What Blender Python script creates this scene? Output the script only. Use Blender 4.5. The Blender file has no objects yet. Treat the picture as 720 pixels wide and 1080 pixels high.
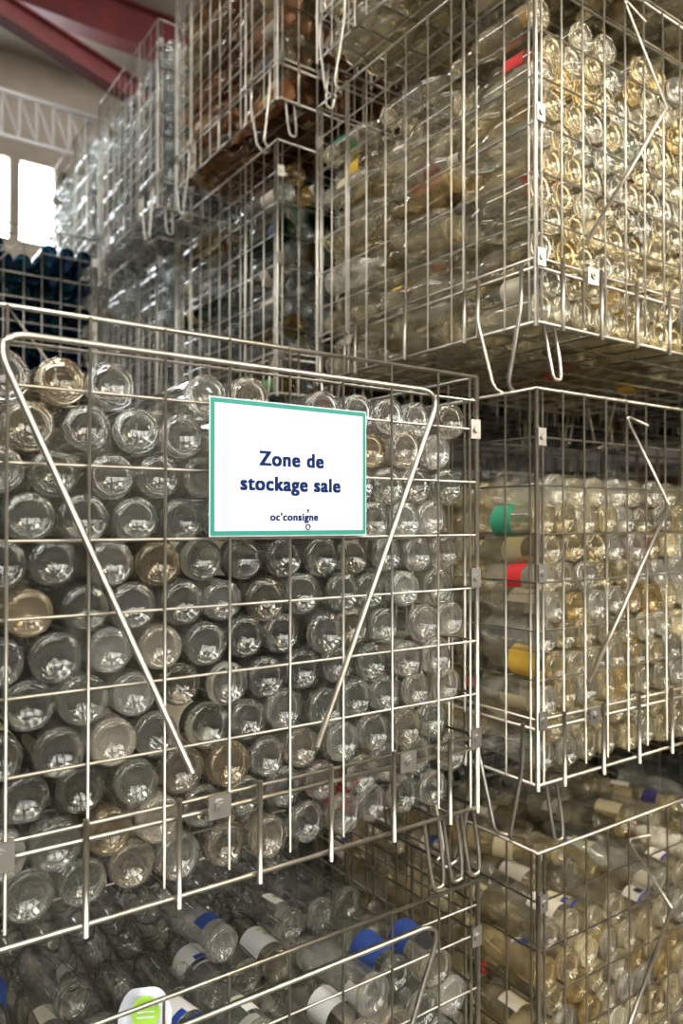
import bpy, math, random
import numpy as np
from mathutils import Vector, Matrix
S=bpy.context.scene
COL=S.collection
H=0.95; L=1.2; D=0.82

# ---------------- materials ----------------
def newmat(name):
    m=bpy.data.materials.new(name); m.use_nodes=True
    nt=m.node_tree; nt.nodes.clear()
    out=nt.nodes.new('ShaderNodeOutputMaterial')
    return m,nt,out
def pbsdf(name,color,rough=.5,metal=0.,noise=None,nscale=8.,bump=0.,emit=None,es=0.,spec=None):
    m,nt,out=newmat(name)
    b=nt.nodes.new('ShaderNodeBsdfPrincipled')
    b.inputs['Base Color'].default_value=(*color,1); b.inputs['Roughness'].default_value=rough
    b.inputs['Metallic'].default_value=metal
    if spec is not None: b.inputs['Specular IOR Level'].default_value=spec
    if noise is not None:
        tc=nt.nodes.new('ShaderNodeTexCoord'); n=nt.nodes.new('ShaderNodeTexNoise')
        n.inputs['Scale'].default_value=nscale; n.inputs['Detail'].default_value=6
        nt.links.new(tc.outputs['Object'],n.inputs['Vector'])
        r=nt.nodes.new('ShaderNodeValToRGB'); r.color_ramp.elements[0].position=.35; r.color_ramp.elements[1].position=.65
        r.color_ramp.elements[0].color=(*color,1); r.color_ramp.elements[1].color=(*noise,1)
        nt.links.new(n.outputs['Fac'],r.inputs['Fac']); nt.links.new(r.outputs['Color'],b.inputs['Base Color'])
        if bump:
            bp=nt.nodes.new('ShaderNodeBump'); bp.inputs['Strength'].default_value=bump
            nt.links.new(n.outputs['Fac'],bp.inputs['Height']); nt.links.new(bp.outputs['Normal'],b.inputs['Normal'])
    if emit:
        b.inputs['Emission Color'].default_value=(*emit,1); b.inputs['Emission Strength'].default_value=es
    nt.links.new(b.outputs[0],out.inputs[0])
    return m
def wallglass(name):
    """thin bottle wall: clear pane that darkens and reflects towards grazing angles, with a film of dirt"""
    m,nt,out=newmat(name); N=nt.nodes; K=nt.links
    at=N.new('ShaderNodeAttribute'); at.attribute_name='tint'
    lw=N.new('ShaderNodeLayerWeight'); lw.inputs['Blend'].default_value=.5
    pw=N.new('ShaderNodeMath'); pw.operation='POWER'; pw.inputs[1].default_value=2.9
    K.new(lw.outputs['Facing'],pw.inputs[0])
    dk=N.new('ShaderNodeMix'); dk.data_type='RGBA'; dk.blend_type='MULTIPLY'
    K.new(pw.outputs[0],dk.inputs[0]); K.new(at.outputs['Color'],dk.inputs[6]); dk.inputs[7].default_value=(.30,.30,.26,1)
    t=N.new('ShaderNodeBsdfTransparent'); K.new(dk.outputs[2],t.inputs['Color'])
    g=N.new('ShaderNodeBsdfGlossy'); g.inputs['Roughness'].default_value=.045; g.inputs['Color'].default_value=(1,1,1,1)
    pf=N.new('ShaderNodeMath'); pf.operation='POWER'; pf.inputs[1].default_value=4.0; K.new(lw.outputs['Facing'],pf.inputs[0])
    mf=N.new('ShaderNodeMath'); mf.operation='MULTIPLY_ADD'; mf.inputs[1].default_value=.5; mf.inputs[2].default_value=.085; K.new(pf.outputs[0],mf.inputs[0])
    mx=N.new('ShaderNodeMixShader'); K.new(mf.outputs[0],mx.inputs[0]); K.new(t.outputs[0],mx.inputs[1]); K.new(g.outputs[0],mx.inputs[2])
    gm=N.new('ShaderNodeGamma'); gm.inputs[1].default_value=3.0; K.new(at.outputs['Color'],gm.inputs[0])
    df=N.new('ShaderNodeBsdfDiffuse'); K.new(gm.outputs[0],df.inputs['Color'])
    tc=N.new('ShaderNodeTexCoord'); n=N.new('ShaderNodeTexNoise'); n.inputs['Scale'].default_value=22; n.inputs['Detail'].default_value=3
    K.new(tc.outputs['Object'],n.inputs['Vector'])
    mr=N.new('ShaderNodeMapRange'); mr.inputs[1].default_value=.42; mr.inputs[2].default_value=.72; mr.inputs[3].default_value=.25; mr.inputs[4].default_value=2.2
    K.new(n.outputs['Fac'],mr.inputs[0])
    hz=N.new('ShaderNodeMath'); hz.operation='MULTIPLY'; hz.use_clamp=True; K.new(mr.outputs[0],hz.inputs[0]); K.new(at.outputs['Alpha'],hz.inputs[1])
    m2=N.new('ShaderNodeMixShader'); K.new(hz.outputs[0],m2.inputs[0]); K.new(mx.outputs[0],m2.inputs[1]); K.new(df.outputs[0],m2.inputs[2])
    K.new(m2.outputs[0],out.inputs[0]); return m
def baseglass(name):
    m,nt,out=newmat(name); N=nt.nodes; K=nt.links
    at=N.new('ShaderNodeAttribute'); at.attribute_name='tint'
    g=N.new('ShaderNodeBsdfGlass'); g.inputs['IOR'].default_value=1.5; g.inputs['Roughness'].default_value=.0
    t=N.new('ShaderNodeBsdfTransparent')
    K.new(at.outputs['Color'],g.inputs['Color']); K.new(at.outputs['Color'],t.inputs['Color'])
    mx=N.new('ShaderNodeMixShader'); mx.inputs[0].default_value=.2
    K.new(g.outputs[0],mx.inputs[1]); K.new(t.outputs[0],mx.inputs[2])
    gm=N.new('ShaderNodeGamma'); gm.inputs[1].default_value=3.0; K.new(at.outputs['Color'],gm.inputs[0])
    df=N.new('ShaderNodeBsdfDiffuse'); K.new(gm.outputs[0],df.inputs['Color'])
    hz=N.new('ShaderNodeMath'); hz.operation='MULTIPLY'; hz.inputs[1].default_value=.5; K.new(at.outputs['Alpha'],hz.inputs[0])
    m2=N.new('ShaderNodeMixShader'); K.new(hz.outputs[0],m2.inputs[0]); K.new(mx.outputs[0],m2.inputs[1]); K.new(df.outputs[0],m2.inputs[2])
    K.new(m2.outputs[0],out.inputs[0]); return m
def attrmat(name,rough=.6):
    m,nt,out=newmat(name)
    at=nt.nodes.new('ShaderNodeAttribute'); at.attribute_name='tint'
    b=nt.nodes.new('ShaderNodeBsdfPrincipled'); b.inputs['Roughness'].default_value=rough
    nt.links.new(at.outputs['Color'],b.inputs['Base Color']); nt.links.new(b.outputs[0],out.inputs[0])
    return m
M_glass=wallglass('bottle_wall_glass'); M_base=baseglass('bottle_base_glass')
M_label=attrmat('bottle_label')
M_wire=pbsdf('galvanised_wire',(.33,.305,.26),.36,1.,noise=(.45,.42,.36),nscale=30)
M_plate=pbsdf('zinc_plate',(.36,.35,.32),.4,.95)
M_conc=pbsdf('concrete_floor',(.16,.15,.13),.8,0,noise=(.22,.2,.18),nscale=3,bump=.1)
M_wall=pbsdf('plaster_wall',(.46,.41,.34),.9,0,noise=(.36,.32,.26),nscale=2)
M_dwall=pbsdf('darkened_wall',(.14,.125,.11),.8,0,noise=(.09,.08,.07),nscale=2)  # walls coloured dark to stand in for shade in the gaps between stacks
M_ceil=pbsdf('ceiling_board',(.48,.44,.37),.9,0,noise=(.37,.33,.28),nscale=1.5)
M_red=pbsdf('red_steel',(.15,.022,.024),.5,.0,noise=(.09,.018,.02),nscale=5)
M_white=pbsdf('white_steel',(.55,.55,.55),.5)
M_sign=pbsdf('sign_paper',(.54,.57,.63),.5,spec=.2)
M_teal=pbsdf('sign_teal',(.018,.19,.14),.5,spec=.2)
M_navy=pbsdf('sign_navy',(.005,.016,.075),.7,spec=.05)
M_grn=pbsdf('label_green',(.27,.50,.04),.5)

# ---------------- mesh helpers ----------------
def make_obj(name,verts,faces,mats,midx=None,smooth=True,loc=(0,0,0)):
    me=bpy.data.meshes.new(name); me.from_pydata([tuple(v) for v in verts],[],faces)
    for m in mats: me.materials.append(m)
    if midx is not None: me.polygons.foreach_set('material_index',midx)
    if smooth: me.polygons.foreach_set('use_smooth',[True]*len(faces))
    me.update()
    o=bpy.data.objects.new(name,me); o.location=loc; COL.objects.link(o); return o
class MB:
    def __init__(s): s.v=[];s.f=[];s.m=[]
    def tube(s,pts,r,n=7,mi=0,closed=False):
        pts=[Vector(p) for p in pts]
        N=len(pts); base=len(s.v)
        for i,p in enumerate(pts):
            if closed: d=(pts[(i+1)%N]-pts[i-1])
            elif i==0: d=pts[1]-p
            elif i==N-1: d=p-pts[i-1]
            else: d=(pts[i+1]-p).normalized()+(p-pts[i-1]).normalized()
            d.normalize()
            up=Vector((0,0,1)) if abs(d.z)<.8 else Vector((0.3,1,0)).normalized()
            a=d.cross(up).normalized(); b=d.cross(a).normalized()
            for k in range(n):
                t=2*math.pi*k/n
                s.v.append(p+a*math.cos(t)*r+b*math.sin(t)*r)
        M=N if closed else N-1
        for i in range(M):
            j=(i+1)%N
            for k in range(n):
                k2=(k+1)%n
                s.f.append((base+i*n+k,base+i*n+k2,base+j*n+k2,base+j*n+k)); s.m.append(mi)
        if not closed:
            s.f.append(tuple(base+k for k in range(n))); s.m.append(mi)
            s.f.append(tuple(base+(N-1)*n+k for k in reversed(range(n)))); s.m.append(mi)
    def box(s,a,b,mi=0):
        x0,y0,z0=a;x1,y1,z1=b; B=len(s.v)
        s.v+= [Vector(p) for p in ((x0,y0,z0),(x1,y0,z0),(x1,y1,z0),(x0,y1,z0),(x0,y0,z1),(x1,y0,z1),(x1,y1,z1),(x0,y1,z1))]
        for f in ((0,3,2,1),(4,5,6,7),(0,1,5,4),(1,2,6,5),(2,3,7,6),(3,0,4,7)):
            s.f.append(tuple(B+i for i in f)); s.m.append(mi)
def rounded(pts,rad,seg=5):
    pts=[Vector(p) for p in pts]; out=[pts[0]]
    for i in range(1,len(pts)-1):
        a,b,c=pts[i-1],pts[i],pts[i+1]
        r=min(rad,(a-b).length*.45,(c-b).length*.45)
        p=b+(a-b).normalized()*r; q=b+(c-b).normalized()*r
        for k in range(seg+1):
            t=k/seg; out.append((1-t)**2*p+2*t*(1-t)*b+t*t*q)
    out.append(pts[-1]); return out

# ---------------- wire container ----------------
def container_mesh(kind,seed=0):
    rnd=random.Random(seed); b=MB(); w=.0022
    zb=.137; z1=.25
    sx=.104 if kind=='A' else .075
    hz=[H-.1*i for i in range(1,8)]
    for z in hz+[H-.045]:
        if z==H-.045 and kind!='A': continue
        b.tube([(0,0,z),(L,0,z)],w); b.tube([(0,D,z),(L,D,z)],w)
        b.tube([(0,0,z),(0,D,z)],w); b.tube([(L,0,z),(L,D,z)],w)
    nx=round(L/sx); ny=round(D/.08)
    for i in range(1,nx):
        x=L-sx*i if kind=='A' else L*i/nx
        if x<.02: continue
        x+=rnd.uniform(-.003,.003)
        b.tube([(x,-.004,zb+.02),(x+rnd.uniform(-.002,.002),-.004,H)],w); b.tube([(x,D+.004,zb+.02),(x,D+.004,H)],w)
    for i in range(1,ny):
        y=D*i/ny
        b.tube([(-.004,y,zb),(-.004,y,H)],w); b.tube([(L+.004,y,zb),(L+.004,y,H)],w)
    R=.0037
    for z,r in ((H,R),(z1,R*1.1),(zb,R*1.15),(z1+.02,R*.8)):
        b.tube([(0,0,z),(L,0,z),(L,D,z),(0,D,z)],r,closed=True,n=8)
    for x in (0,L):
        for y in (0,D):
            b.tube([(x,y,zb-.01),(x,y,H)],.005,n=8)
            ix=.018 if x==0 else -.018; iy=.018 if y==0 else -.018
            b.tube([(x+ix,y,zb),(x+ix,y,H)],.0026); b.tube([(x,y+iy,zb),(x,y+iy,H)],.0026)
            for z in (H-.1,H-.38,H-.68):
                oy=-.008 if y==0 else .002
                xa=min(x,x+ix)-.003; xb=max(x,x+ix)+.003
                b.box((xa,y+oy,z-.018),(xb,y+oy+.004,z+.018),1)
                b.tube([(x+ix/2,y+oy-.004,z),(x+ix/2,y+oy+.008,z)],.007,n=10,mi=1)
    k=int(L/.13)
    for i in range(k):
        x=.075+i*.131
        for y,s in ((0,-1),(D,1)):
            b.tube([(x,y+s*.008,z1+.03),(x,y+s*.008,zb-.012)],.0042,n=8)
    for y in (.2,.41,.62):
        for x,s in ((0,-1),(L,1)):
            b.tube([(x+s*.008,y,z1+.03),(x+s*.008,y,zb-.008)],.004,n=8)
    for x in (.36,.66,1.02) if kind=='A' else (.17,.6,1.02):
        b.box((x-.018,-.014,z1-.01),(x+.018,-.010,z1+.025),1)
        b.tube([(x,-.018,z1+.01),(x,-.009,z1+.01)],.009,n=10,mi=1)
        b.tube([(x,-.021,z1+.01),(x,-.017,z1+.01)],.005,n=6,mi=1)
    for i in range(1,12): b.tube([(L*i/12,0,zb),(L*i/12,D,zb)],.0022)
    for i in range(1,8): b.tube([(0,D*i/8,zb-.004),(L,D*i/8,zb-.004)],.0022)
    for x,s in ((0,-1),(L,1)):
        b.tube([(x+s*.009,.2,z1),(x+s*.009,.2,H)],.0038,n=8)
        b.tube([(x+s*.009,.66,z1),(x+s*.009,.66,H)],.003,n=8)
    for x,s in ((0,-1),(L,1)):
        for y0,q in ((.03,1),(D-.03,-1)):
            p=[(x+s*.010,y0,z1+.01),(x+s*.012,y0,.17),(x+s*.014,y0+q*.035,.012),(x-s*.02,y0+q*.04,.0),
               (x-s*.02,y0+q*.07,.0),(x+s*.014,y0+q*.075,.012),(x+s*.012,y0+q*.125,.17),(x+s*.010,y0+q*.125,z1+.01)]
            b.tube(rounded(p,.018),.0044,n=8)
    for y,s in ((0,-1),(D,1)):
        for x in ((.03,.075,L-.125,L-.08,L-.035) if kind=='A' else (.035,L-.07)):
            p=[(x,y-s*.01,zb),(x,y+s*.006,.06),(x+.004,y+s*.012,.02),(x+.028,y+s*.012,.02),(x+.032,y+s*.006,.06),(x+.032,y-s*.01,zb)]
            b.tube(rounded(p,.014),.0038,n=8)
    if kind=='A':
        p=[(.617,-.012,H-.635),(.345,-.014,H-.038),(1.097,-.014,H-.040),(.831,-.012,H-.635)]
        b.tube(rounded(p,.05,8),.0046,n=9)
    else:
        p=[(.38,-.005,H-.05),(.284,-.012,H-.035),(.452,-.014,H-.235),(.149,-.012,H-.62)]
        b.tube(rounded(p[:3],.02,5),.003,n=8)
        b.tube([p[2],p[3]],.0045,n=8)
        q=[(L-a[0],a[1],a[2]) for a in p]
        b.tube(rounded(q[:3],.02,5),.003,n=8)
        b.tube([q[2],q[3]],.0045,n=8)
    me=bpy.data.meshes.new('wire_container_'+kind)
    me.from_pydata([tuple(v) for v in b.v],[],b.f)
    me.materials.append(M_wire); me.materials.append(M_plate)
    me.polygons.foreach_set('material_index',b.m)
    me.polygons.foreach_set('use_smooth',[len(f)==4 and m==0 for f,m in zip(b.f,b.m)])
    me.update(); return me

# ---------------- bottles ----------------
SEG=24
def revolve(prof,n=SEG,a0=0,a1=2*math.pi,wrap=True):
    P=np.array(prof); m=len(P)
    cnt=n if wrap else n+1
    ang=a0+(a1-a0)*np.arange(cnt)/n
    V=np.zeros((m,cnt,3)); V[:,:,0]=P[:,0:1]*np.cos(ang); V[:,:,2]=P[:,0:1]*np.sin(ang); V[:,:,1]=P[:,1:2]
    F=[]
    for i in range(m-1):
        for k in range(n):
            k2=(k+1)%cnt
            F.append((i*cnt+k,i*cnt+k2,(i+1)*cnt+k2,(i+1)*cnt+k))
    return V.reshape(-1,3),np.array(F)[:,::-1]
r=.0352
base=[(.0002,.0125),(.008,.0122),(.016,.010),(.022,.006),(.0262,.0015),(.0285,0),(.0315,.0006),(.0338,.003),(.0350,.008),(r,.016),
      (.0330,.016),(.0322,.012),(.029,.0095),(.024,.0115),(.016,.0165),(.008,.019),(.0002,.020)]
def wallp(k):
    return [(r,.016),(r,.15*k),(.0345,.158*k),(.0315,.172*k),(.026,.188*k),(.018,.206*k),(.0143,.224*k),(.0134,.25*k-.003),(.0154,.25*k-.002),(.0156,.258*k-.001),(.0128,.258*k),(.0112,.25*k)]
BV,BF=revolve(base)
WV3,WF3=revolve(wallp(1.0)); WV2,WF2=revolve(wallp(1.5))
LABT=[revolve([(r+.0005,a),(r+.0005,b_)],14,t0,t1,False) for a,b_,t0,t1 in ((.035,.115,-.2,3.6),(.05,.10,0,2.6),(.07,.13,0,4.5),(.04,.075,0,1.7))]
BANDT=[revolve([(r+.0009,a),(r+.0009,b_)],14,t0,t1,False) for a,b_,t0,t1 in ((.05,.056,.4,2.6),(.06,.08,.9,1.9),(.092,.10,.7,2.4),(.07,.085,1.,2.2))]
NV,NF=revolve([(.0175,.208),(.0148,.245)],10)
CV,CF=revolve([(.0160,.246),(.0164,.259),(.0003,.2595)],12)
def fill_mesh(name,seed,tints,rows=12,cols=16,layers=3,jit=.0015,tilt=.012,pl=.35,labels=None,chaos=0.,pcap=.02,toplabels=False,el=1.8,haze=.07,smin=.94,dep=.008,tp=.75):
    rnd=random.Random(seed)
    VV=[];FF=[];MI=[];TT=[];off=0
    def add(V,F,M,t,mi,al=1.):
        nonlocal off
        v=V@M[:3,:3].T+M[:3,3]
        VV.append(v);FF.append(F+off);MI.append(np.full(len(F),mi,dtype=np.int32));TT.append(np.tile(np.array([*t,al]),(len(V),1))); off+=len(V)
    px=.0715; pz=.0622; zb=.145
    WV,WF=(WV3,WF3) if layers==3 else (WV2,WF2)
    blen=.259 if layers==3 else .388
    for l in range(layers):
        for j in range(rows):
            for i in range(cols):
                x=.045+i*px+(px/2 if j%2 else 0)
                if x>L-.04: continue
                top=toplabels and j>=rows-2
                if j==rows-1 and rnd.random()<(.4 if top else .10): continue
                z=zb+r+.001+j*pz
                y=.012+l*(.266 if layers==3 else .40)+rnd.uniform(-.004,dep)
                T=tilt*(4 if rnd.random()<chaos else 1)
                rx=rnd.gauss(0,T); rz=rnd.gauss(0,T)
                ry=rnd.uniform(0,6.28)
                if top and j==rows-1: rz=rnd.gauss(.12,.16); y+=rnd.uniform(0,.04); ry=rnd.uniform(-1.,1.)
                M=Matrix.Translation((x+rnd.uniform(-jit,jit),y,z+rnd.uniform(-jit,jit)))
                if l==layers-1 or (chaos and l>0 and rnd.random()<.5): M=M@Matrix.Translation((0,blen,0))@Matrix.Rotation(math.pi,4,'Z')
                M=M@Matrix.Rotation(rz,4,'Z')@Matrix.Rotation(rx,4,'X')@Matrix.Rotation(ry,4,'Y')
                s=rnd.uniform(smin,1.0); M=M@Matrix.Diagonal((s,rnd.uniform(.93,1),s,1))
                A=np.array(M)
                tt=rnd.choice(tints)
                al=haze*rnd.uniform(.4,1.4)*(3 if rnd.random()<.12 else 1)
                add(BV,BF,A,tt,2,al); add(WV,WF,A,tt,0,al)
                edge=(i<1 or i>=cols-2)
                p=pl*(el if edge else 1)
                if top: p=tp
                if rnd.random()<p:
                    lv,lf=rnd.choice(LABT); lc=rnd.choice(labels); add(lv,lf,A,lc,1)
                    if top and lc[0]>.4:
                        for q in range(2):
                            bv,bf=rnd.choice(BANDT); add(bv,bf,A,rnd.choice([(.01,.03,.2),(.02,.02,.04),(.01,.04,.22),(.25,.35,.08),(.3,.3,.3)]),1)
                if layers==3:
                    if rnd.random()<pl*.3: add(NV,NF,A,rnd.choice(labels),1)
                    if rnd.random()<pcap: add(CV,CF,A,rnd.choice([(.5,.03,.02),(.1,.1,.1),(.55,.5,.35),(.3,.27,.2)]),1)
    V=np.concatenate(VV);F=np.concatenate(FF);MI=np.concatenate(MI);T=np.concatenate(TT)
    me=bpy.data.meshes.new(name)
    me.vertices.add(len(V)); me.vertices.foreach_set('co',V.astype(np.float32).ravel())
    me.loops.add(F.size); me.loops.foreach_set('vertex_index',F.astype(np.int32).ravel())
    me.polygons.add(len(F)); me.polygons.foreach_set('loop_start',np.arange(0,F.size,4,dtype=np.int32))
    me.polygons.foreach_set('loop_total',np.full(len(F),4,dtype=np.int32))
    me.update(calc_edges=True)
    me.materials.append(M_glass); me.materials.append(M_label); me.materials.append(M_base)
    me.polygons.foreach_set('material_index',MI)
    me.polygons.foreach_set('use_smooth',np.ones(len(F),dtype=bool))
    at=me.attributes.new('tint','FLOAT_COLOR','POINT'); at.data.foreach_set('color',T.astype(np.float32).ravel())
    me.update(); return me
CLEAR=[(.98,.98,.963)]*8+[(.955,.965,.94)]*4+[(.98,.962,.915)]*3+[(.965,.915,.82)]
TAN=[(.985,.967,.90)]*5+[(.98,.945,.84)]*4+[(.97,.965,.93)]*3+[(.96,.895,.73)]
CREAM=[(.50,.45,.35)]*6+[(.45,.38,.22)]*3
F_A=fill_mesh('bottles_clear',1,CLEAR,labels=CREAM*2+[(.4,.03,.03),(.5,.2,.08)],pl=.13,layers=2,haze=.032,jit=.003,tilt=.02,smin=.89,dep=.020)
F_A1=fill_mesh('bottles_labelled',2,CLEAR,rows=11,labels=[(.55,.55,.53)]*5+[(.02,.05,.2)]*2+[(.4,.38,.3)],pl=.06,toplabels=True,haze=.028,tp=.5,tilt=.02,jit=.003,smin=.9)
LB=CREAM+[(.5,.02,.02)]*3+[(.03,.24,.13)]*2+[(.6,.38,.05)]*2+[(.1,.2,.28)]
F_B=fill_mesh('bottles_tan',3,TAN,rows=11,labels=LB,pl=.15,chaos=.5,jit=.004,el=3.,haze=.07,smin=.88,tilt=.016)
F_B2=fill_mesh('bottles_tan_low',9,TAN,rows=10,labels=LB,pl=.12,chaos=.5,jit=.004,el=2.6,haze=.07,smin=.88,tilt=.016)
F_B1=fill_mesh('bottles_tan_base',10,TAN,rows=10,labels=CREAM*2+[(.35,.015,.03)]*2+[(.04,.03,.12)]*2+[(.5,.35,.05)],pl=.1,chaos=.5,jit=.004,haze=.07,toplabels=True,tp=.35,smin=.88,tilt=.016)
F_D=fill_mesh('bottles_far',4,[(.97,.98,.98),(.95,.97,.97)],layers=2,labels=CREAM,pl=.12,haze=.06)
F_C=fill_mesh('bottles_amber',5,[(.75,.58,.42),(.65,.5,.38),(.85,.72,.58),(.75,.70,.6)],layers=2,labels=CREAM+[(.03,.03,.04)]*2,pl=.3,haze=.17)
F_C2=fill_mesh('bottles_mixed',7,[(.95,.97,.97)]*3+[(.8,.7,.5),(.3,.4,.3),(.9,.9,.85)],layers=2,labels=CREAM+[(.02,.03,.08)]*3+[(.4,.03,.1),(.1,.3,.1)],pl=.4,haze=.04)
F_F=fill_mesh('bottles_dark',6,[(.14,.24,.32),(.12,.2,.3),(.14,.25,.28)],layers=2,labels=[(.02,.04,.1)],pl=.2,haze=.3)
W_A=container_mesh('A'); W_B=container_mesh('B')
def place(me,name,loc):
    o=bpy.data.objects.new(name,me); o.location=loc; COL.objects.link(o); return o
def stack(x,y,fills,wm):
    for i,f in enumerate(fills):
        place(wm,'wire_mesh_container',(x,y,i*H+.006))
        if f: place(f,'stacked_glass_bottles',(x,y,i*H+.006))
YA=1.03
stack(1.035-L,YA,[F_A1,F_A],W_A)
stack(1.217,1.04,[F_B1,F_B2,F_B,F_B],W_B)
stack(1.215,2.09,[F_D,F_D,F_C2,F_C],W_B)
stack(1.215,3.11,[F_D,F_D,F_D,F_D],W_B)
stack(1.215,4.13,[F_D,F_D,F_D,F_D],W_B)
stack(1.01-L,3.3,[F_F,F_F,F_F],W_B)
stack(1.035-2*L-.1,YA,[F_A1,F_A],W_A)
stack(2.56,1.04,[F_C2,F_C2,F_C2,F_B],W_B)  # extra column added to block the wall and keep the gaps dark
stack(2.56,2.09,[F_C2,F_C2,F_C2,F_B],W_B)

# ---------------- sign ----------------
sg=bpy.data.objects.new('storage_sign',None); COL.objects.link(sg)
CZ=1.63
sx0,sx1,sz0,sz1=.473,.757,CZ-.021,CZ+.184
def quad(name,x0,x1,z0,z1,y,mat,th=.0006):
    b=MB(); b.box((x0,y,z0),(x1,y+th,z1))
    o=make_obj(name,b.v,b.f,[mat],smooth=False); o.parent=sg; return o
ys=YA-.0215
quad('border_panel',sx0,sx1,sz0,sz1,ys,M_sign)
quad('teal_frame',sx0+.0015,sx1-.0015,sz0+.0015,sz1-.0015,ys-.0006,M_teal)
quad('paper',sx0+.008,sx1-.008,sz0+.0085,sz1-.0085,ys-.0012,M_sign)
def text(s,size,cx,z,bold=0.,sp=1.04):
    c=bpy.data.curves.new('t','FONT'); c.body=s; c.size=size; c.align_x='CENTER'; c.extrude=.0002
    c.space_character=sp
    o=bpy.data.objects.new('t',c); COL.objects.link(o)
    bpy.context.view_layer.update()
    dg=bpy.context.evaluated_depsgraph_get()
    me=bpy.data.meshes.new_from_object(o.evaluated_get(dg)); bpy.data.objects.remove(o)
    me.materials.clear(); me.materials.append(M_navy)
    offs=[(dx*bold,dz*bold) for dx in (-1,-.3,.3,1) for dz in (-.6,.6)]
    for i,(dx,dz) in enumerate(offs):
        t=bpy.data.objects.new('lettering',me); COL.objects.link(t)
        t.rotation_euler=(math.pi/2,0,0); t.location=(cx+dx,ys-.0016-i*.00002,z+dz); t.parent=sg
cx=(sx0+sx1)/2+.0
text('Zone de',.0305,cx-.002,CZ+.087,.0013,1.12)
text('stockage sale',.0300,cx-.002,CZ+.049,.0013,1.12)
text("oc'consigne",.0165,cx+.002,CZ+.003,.0007,1.12)
b=MB(); lx=cx+.0265
ring=[(lx+.004*math.cos(a),ys-.0018,CZ-.007+.004*math.sin(a)) for a in np.linspace(0,2*math.pi,13)[:-1]]
b.tube(ring,.001,closed=True,n=5); b.tube([(lx,ys-.0018,CZ+.021),(lx,ys-.0018,CZ+.015)],.001,n=5)
b.tube([(lx-.002,ys-.0018,CZ+.019),(lx+.002,ys-.0018,CZ+.019)],.0008,n=5)
o=make_obj('logo_mark',b.v,b.f,[M_navy]); o.parent=sg

# loose label tag
n=16
V=[];F=[]
for i in range(n+1):
    for j in range(9):
        a=(i/n-.5)*2; zz=j/8
        top=.085*(1-.45*abs(a)**3)
        V.append((a*.038,.012*a*a+.005*math.sin(zz*5+a*3),zz*top))
for i in range(n):
    for j in range(8): F.append((i*9+j,(i+1)*9+j,(i+1)*9+j+1,i*9+j+1))
pl=bpy.data.objects.new('loose_paper_label',None); COL.objects.link(pl); pl.location=(.392,1.050,.880); pl.rotation_euler=(-.15,0,-.5)
o=make_obj('paper',V,F,[M_sign]); o.parent=pl
V=[(.004,-.012,.055)]+[(.004+.02*math.cos(t),-.012,.055+.022*math.sin(t)) for t in np.linspace(0,2*math.pi,24)[:-1]]
o=make_obj('green_disc',V,[(0,i,i%23+1) for i in range(1,24)],[M_grn],smooth=False); o.parent=pl
b=MB()
for q in (.048,.055,.062): b.box((-.008,-.0126,q),(.016,-.0122,q+.002))
o=make_obj('print_lines',b.v,b.f,[M_sign],smooth=False); o.parent=pl

# ---------------- room ----------------
def boxobj(name,a,b_,mat):
    b=MB(); b.box(a,b_); return make_obj(name,b.v,b.f,[mat],smooth=False)
X0,X1,Y0,Y1,ZC=-5,7,-4.5,8,6.3
boxobj('floor',(X0,Y0,-.1),(X1,Y1,0),M_conc)
boxobj('ceiling',(X0,Y0,ZC),(X1,Y1,ZC+.1),M_ceil)
boxobj('wall_left',(X0-.1,Y0,0),(X0,Y1,ZC),M_dwall)
boxobj('wall_right',(X1,Y0,0),(X1+.1,Y1,ZC),M_dwall)
boxobj('wall_front',(X0,Y0-.1,0),(X1,Y0,ZC),M_dwall)
wz0,wz1=4.45,5.25
b=MB(); b.box((X0,Y1,0),(X1,Y1+.15,wz0)); b.box((X0,Y1,wz1),(X1,Y1+.15,ZC))
b.box((2.1,Y1,wz0),(X1,Y1+.15,wz1)); b.box((X0,Y1,wz0),(-1,Y1+.15,wz1))
make_obj('wall_back',b.v,b.f,[M_wall],smooth=False)
M_day=pbsdf('daylight_pane',(.9,.95,1),.3,0,emit=(.85,.93,1),es=22)
M_sky=pbsdf('skylight_pane',(.9,.95,1),.3,0,emit=(1,.98,.94),es=11)
M_tube=pbsdf('sparkle_tube_glow',(1,1,1),.3,0,emit=(1,.94,.84),es=26)  # glow for the tubes added as glass highlights
win=boxobj('window_1',(-1,Y1+.1,wz0),(2.1,Y1+.12,wz1),M_day)
b=MB()
for x in np.arange(-1,2.2,.44): b.box((x-.05,Y1+.0,wz0),(x+.05,Y1+.09,wz1))
o=make_obj('frame',b.v,b.f,[M_wall],smooth=False); o.parent=win
for k,(a,c) in enumerate(((-4,-1.6),(-.8,1.6),(2.4,4.8))):
    w=boxobj('window_%d'%(k+2),(a,Y0+.01,2.2),(c,Y0+.03,4.6),M_sky)
    b=MB()
    for x in np.linspace(a,c,4): b.box((x-.03,Y0+.03,2.2),(x+.03,Y0+.08,4.6))
    for z in np.linspace(2.2,4.6,4): b.box((a,Y0+.03,z-.03),(c,Y0+.08,z+.03))
    o=make_obj('frame',b.v,b.f,[M_white],smooth=False); o.parent=w
for k,(x,y) in enumerate(((-2.5,-2),(0.3,-2.),(-2.5,2),(3.5,-2),(-2.5,5.5),(4.,3.5),(.6,2.2))):
    boxobj('skylight',(x-.45,y-1.1,ZC-.03),(x+.45,y+1.1,ZC-.005),M_sky)
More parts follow.
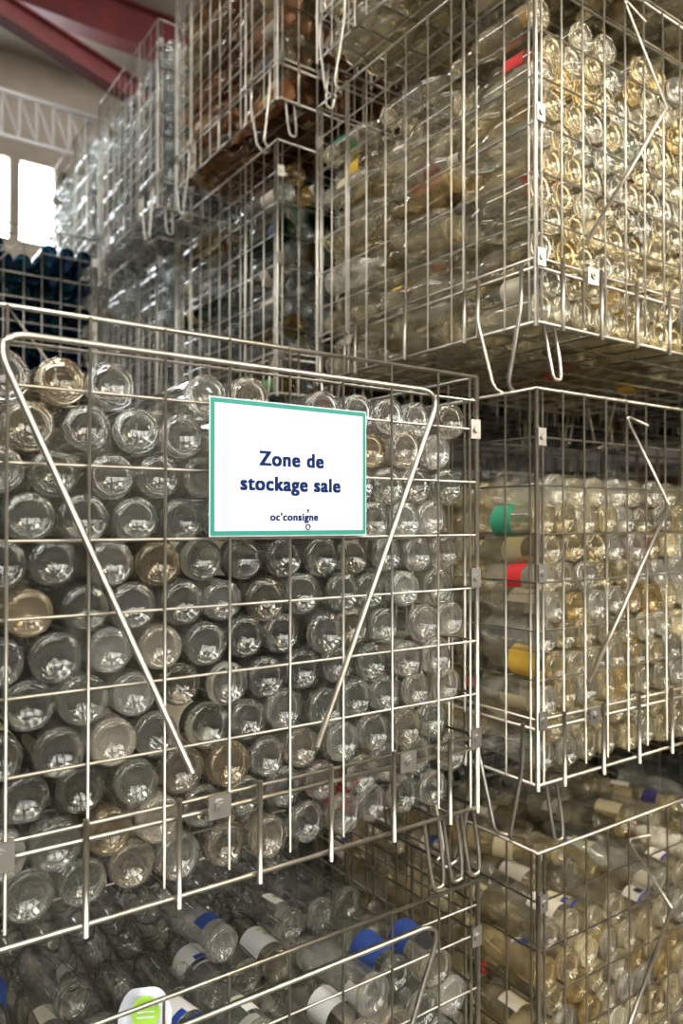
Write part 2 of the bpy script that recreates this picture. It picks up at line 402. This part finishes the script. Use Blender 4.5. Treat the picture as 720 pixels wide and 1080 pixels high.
for k,(x,y) in enumerate(((-1.6,-1.),(.4,-.65),(2.4,-1.),(-1.6,-3.3),(.4,-3.3),(2.4,-3.3))):  # unseen tubes, added to put sparkle on the glass
    l=bpy.data.objects.new('added_sparkle_tube',None); COL.objects.link(l); l.location=(x,y,4.2)
    b=MB()
    for dy in (-.04,.04): b.tube([(-.7,dy,0),(.7,dy,0)],.025,n=10)
    o=make_obj('tube',b.v,b.f,[M_tube]); o.parent=l
    b=MB(); b.box((-.75,-.09,.035),(.75,.09,.07)); b.tube([(-.6,0,.07),(-.6,0,ZC-4.24)],.005); b.tube([(.6,0,.07),(.6,0,ZC-4.24)],.005)
    b.box((-.74,-.07,-.02),(-.70,.07,.035)); b.box((.70,-.07,-.02),(.74,.07,.035))
    o=make_obj('housing',b.v,b.f,[M_white],smooth=False); o.parent=l
for y in (6.6,):
    b=MB(); z=ZC-.42
    b.box((X0,y-.09,z),(X1,y+.09,z+.02)); b.box((X0,y-.008,z+.02),(X1,y+.008,z+.36)); b.box((X0,y-.09,z+.36),(X1,y+.09,z+.38))
    make_obj('roof_beam',b.v,b.f,[M_red],smooth=False)
for x in (.9,3.3):
    b=MB(); z=ZC-.7
    b.box((x-.08,Y0,z),(x+.08,Y1,z+.02)); b.box((x-.008,Y0,z+.02),(x+.008,Y1,z+.26)); b.box((x-.08,Y0,z+.26),(x+.08,Y1,z+.28))
    make_obj('roof_beam',b.v,b.f,[M_red],smooth=False)
for y in (5.2,):
    b=MB()
    def zc(x): return CZ+3.30-.295*(x-.989)
    xa,xb=-3.4,7
    for (dy,z0,z1) in ((.06,-.08,-.065),(.008,-.065,.065),(.06,.065,.08)):
        B=len(b.v)
        for x in (xa,xb):
            for yy,zz in ((y-dy,z0),(y+dy,z0),(y+dy,z1),(y-dy,z1)): b.v.append(Vector((x,yy,zc(x)+zz)))
        for f in ((0,1,2,3),(7,6,5,4),(0,4,5,1),(1,5,6,2),(2,6,7,3),(3,7,4,0)): b.f.append(tuple(B+i for i in f))
    make_obj('roof_rafter',b.v,b.f,[M_red],smooth=False)
b=MB(); y=5.9; za,zb2=4.45,4.78
b.tube([(X0,y,za),(X1,y,za)],.02); b.tube([(X0,y,zb2),(X1,y,zb2)],.02)
x=X0
while x<X1-.2:
    b.tube([(x,y,za),(x,y,zb2)],.008); b.tube([(x,y,zb2),(x+.12,y,za)],.006); x+=.12
make_obj('lattice_girder',b.v,b.f,[M_white])

def area(name,loc,target,size,power,color):
    l=bpy.data.lights.new(name,'AREA'); l.energy=power; l.size=size; l.color=color
    o=bpy.data.objects.new(name,l); COL.objects.link(o); o.location=loc
    o.rotation_euler=(Vector(target)-Vector(loc)).to_track_quat('-Z','Y').to_euler(); return o
area('warm_lamp',(3.4,-1.4,3.4),(1.9,1.2,1.7),1.,110,(1,.85,.63))
area('key_lamp',(-1.2,-1.6,4.2),(.8,1.2,1.3),1.,100,(1,.96,.89))
w=bpy.data.worlds.new('world'); S.world=w; w.use_nodes=True
w.node_tree.nodes['Background'].inputs[0].default_value=(.8,.88,1,1); w.node_tree.nodes['Background'].inputs[1].default_value=.4
S.view_settings.view_transform='Standard'

# ---------------- camera ----------------
cd=bpy.data.cameras.new('camera'); cam=bpy.data.objects.new('camera',cd); COL.objects.link(cam)
cd.sensor_fit='VERTICAL'; cd.sensor_height=36; cd.lens=26.63; cd.clip_start=.02
cam.location=(0,0,CZ); cam.rotation_euler=(math.radians(90+.79),0,math.radians(-35.03))
cd.dof.use_dof=True; cd.dof.focus_distance=1.25; cd.dof.aperture_fstop=3.0
S.camera=cam
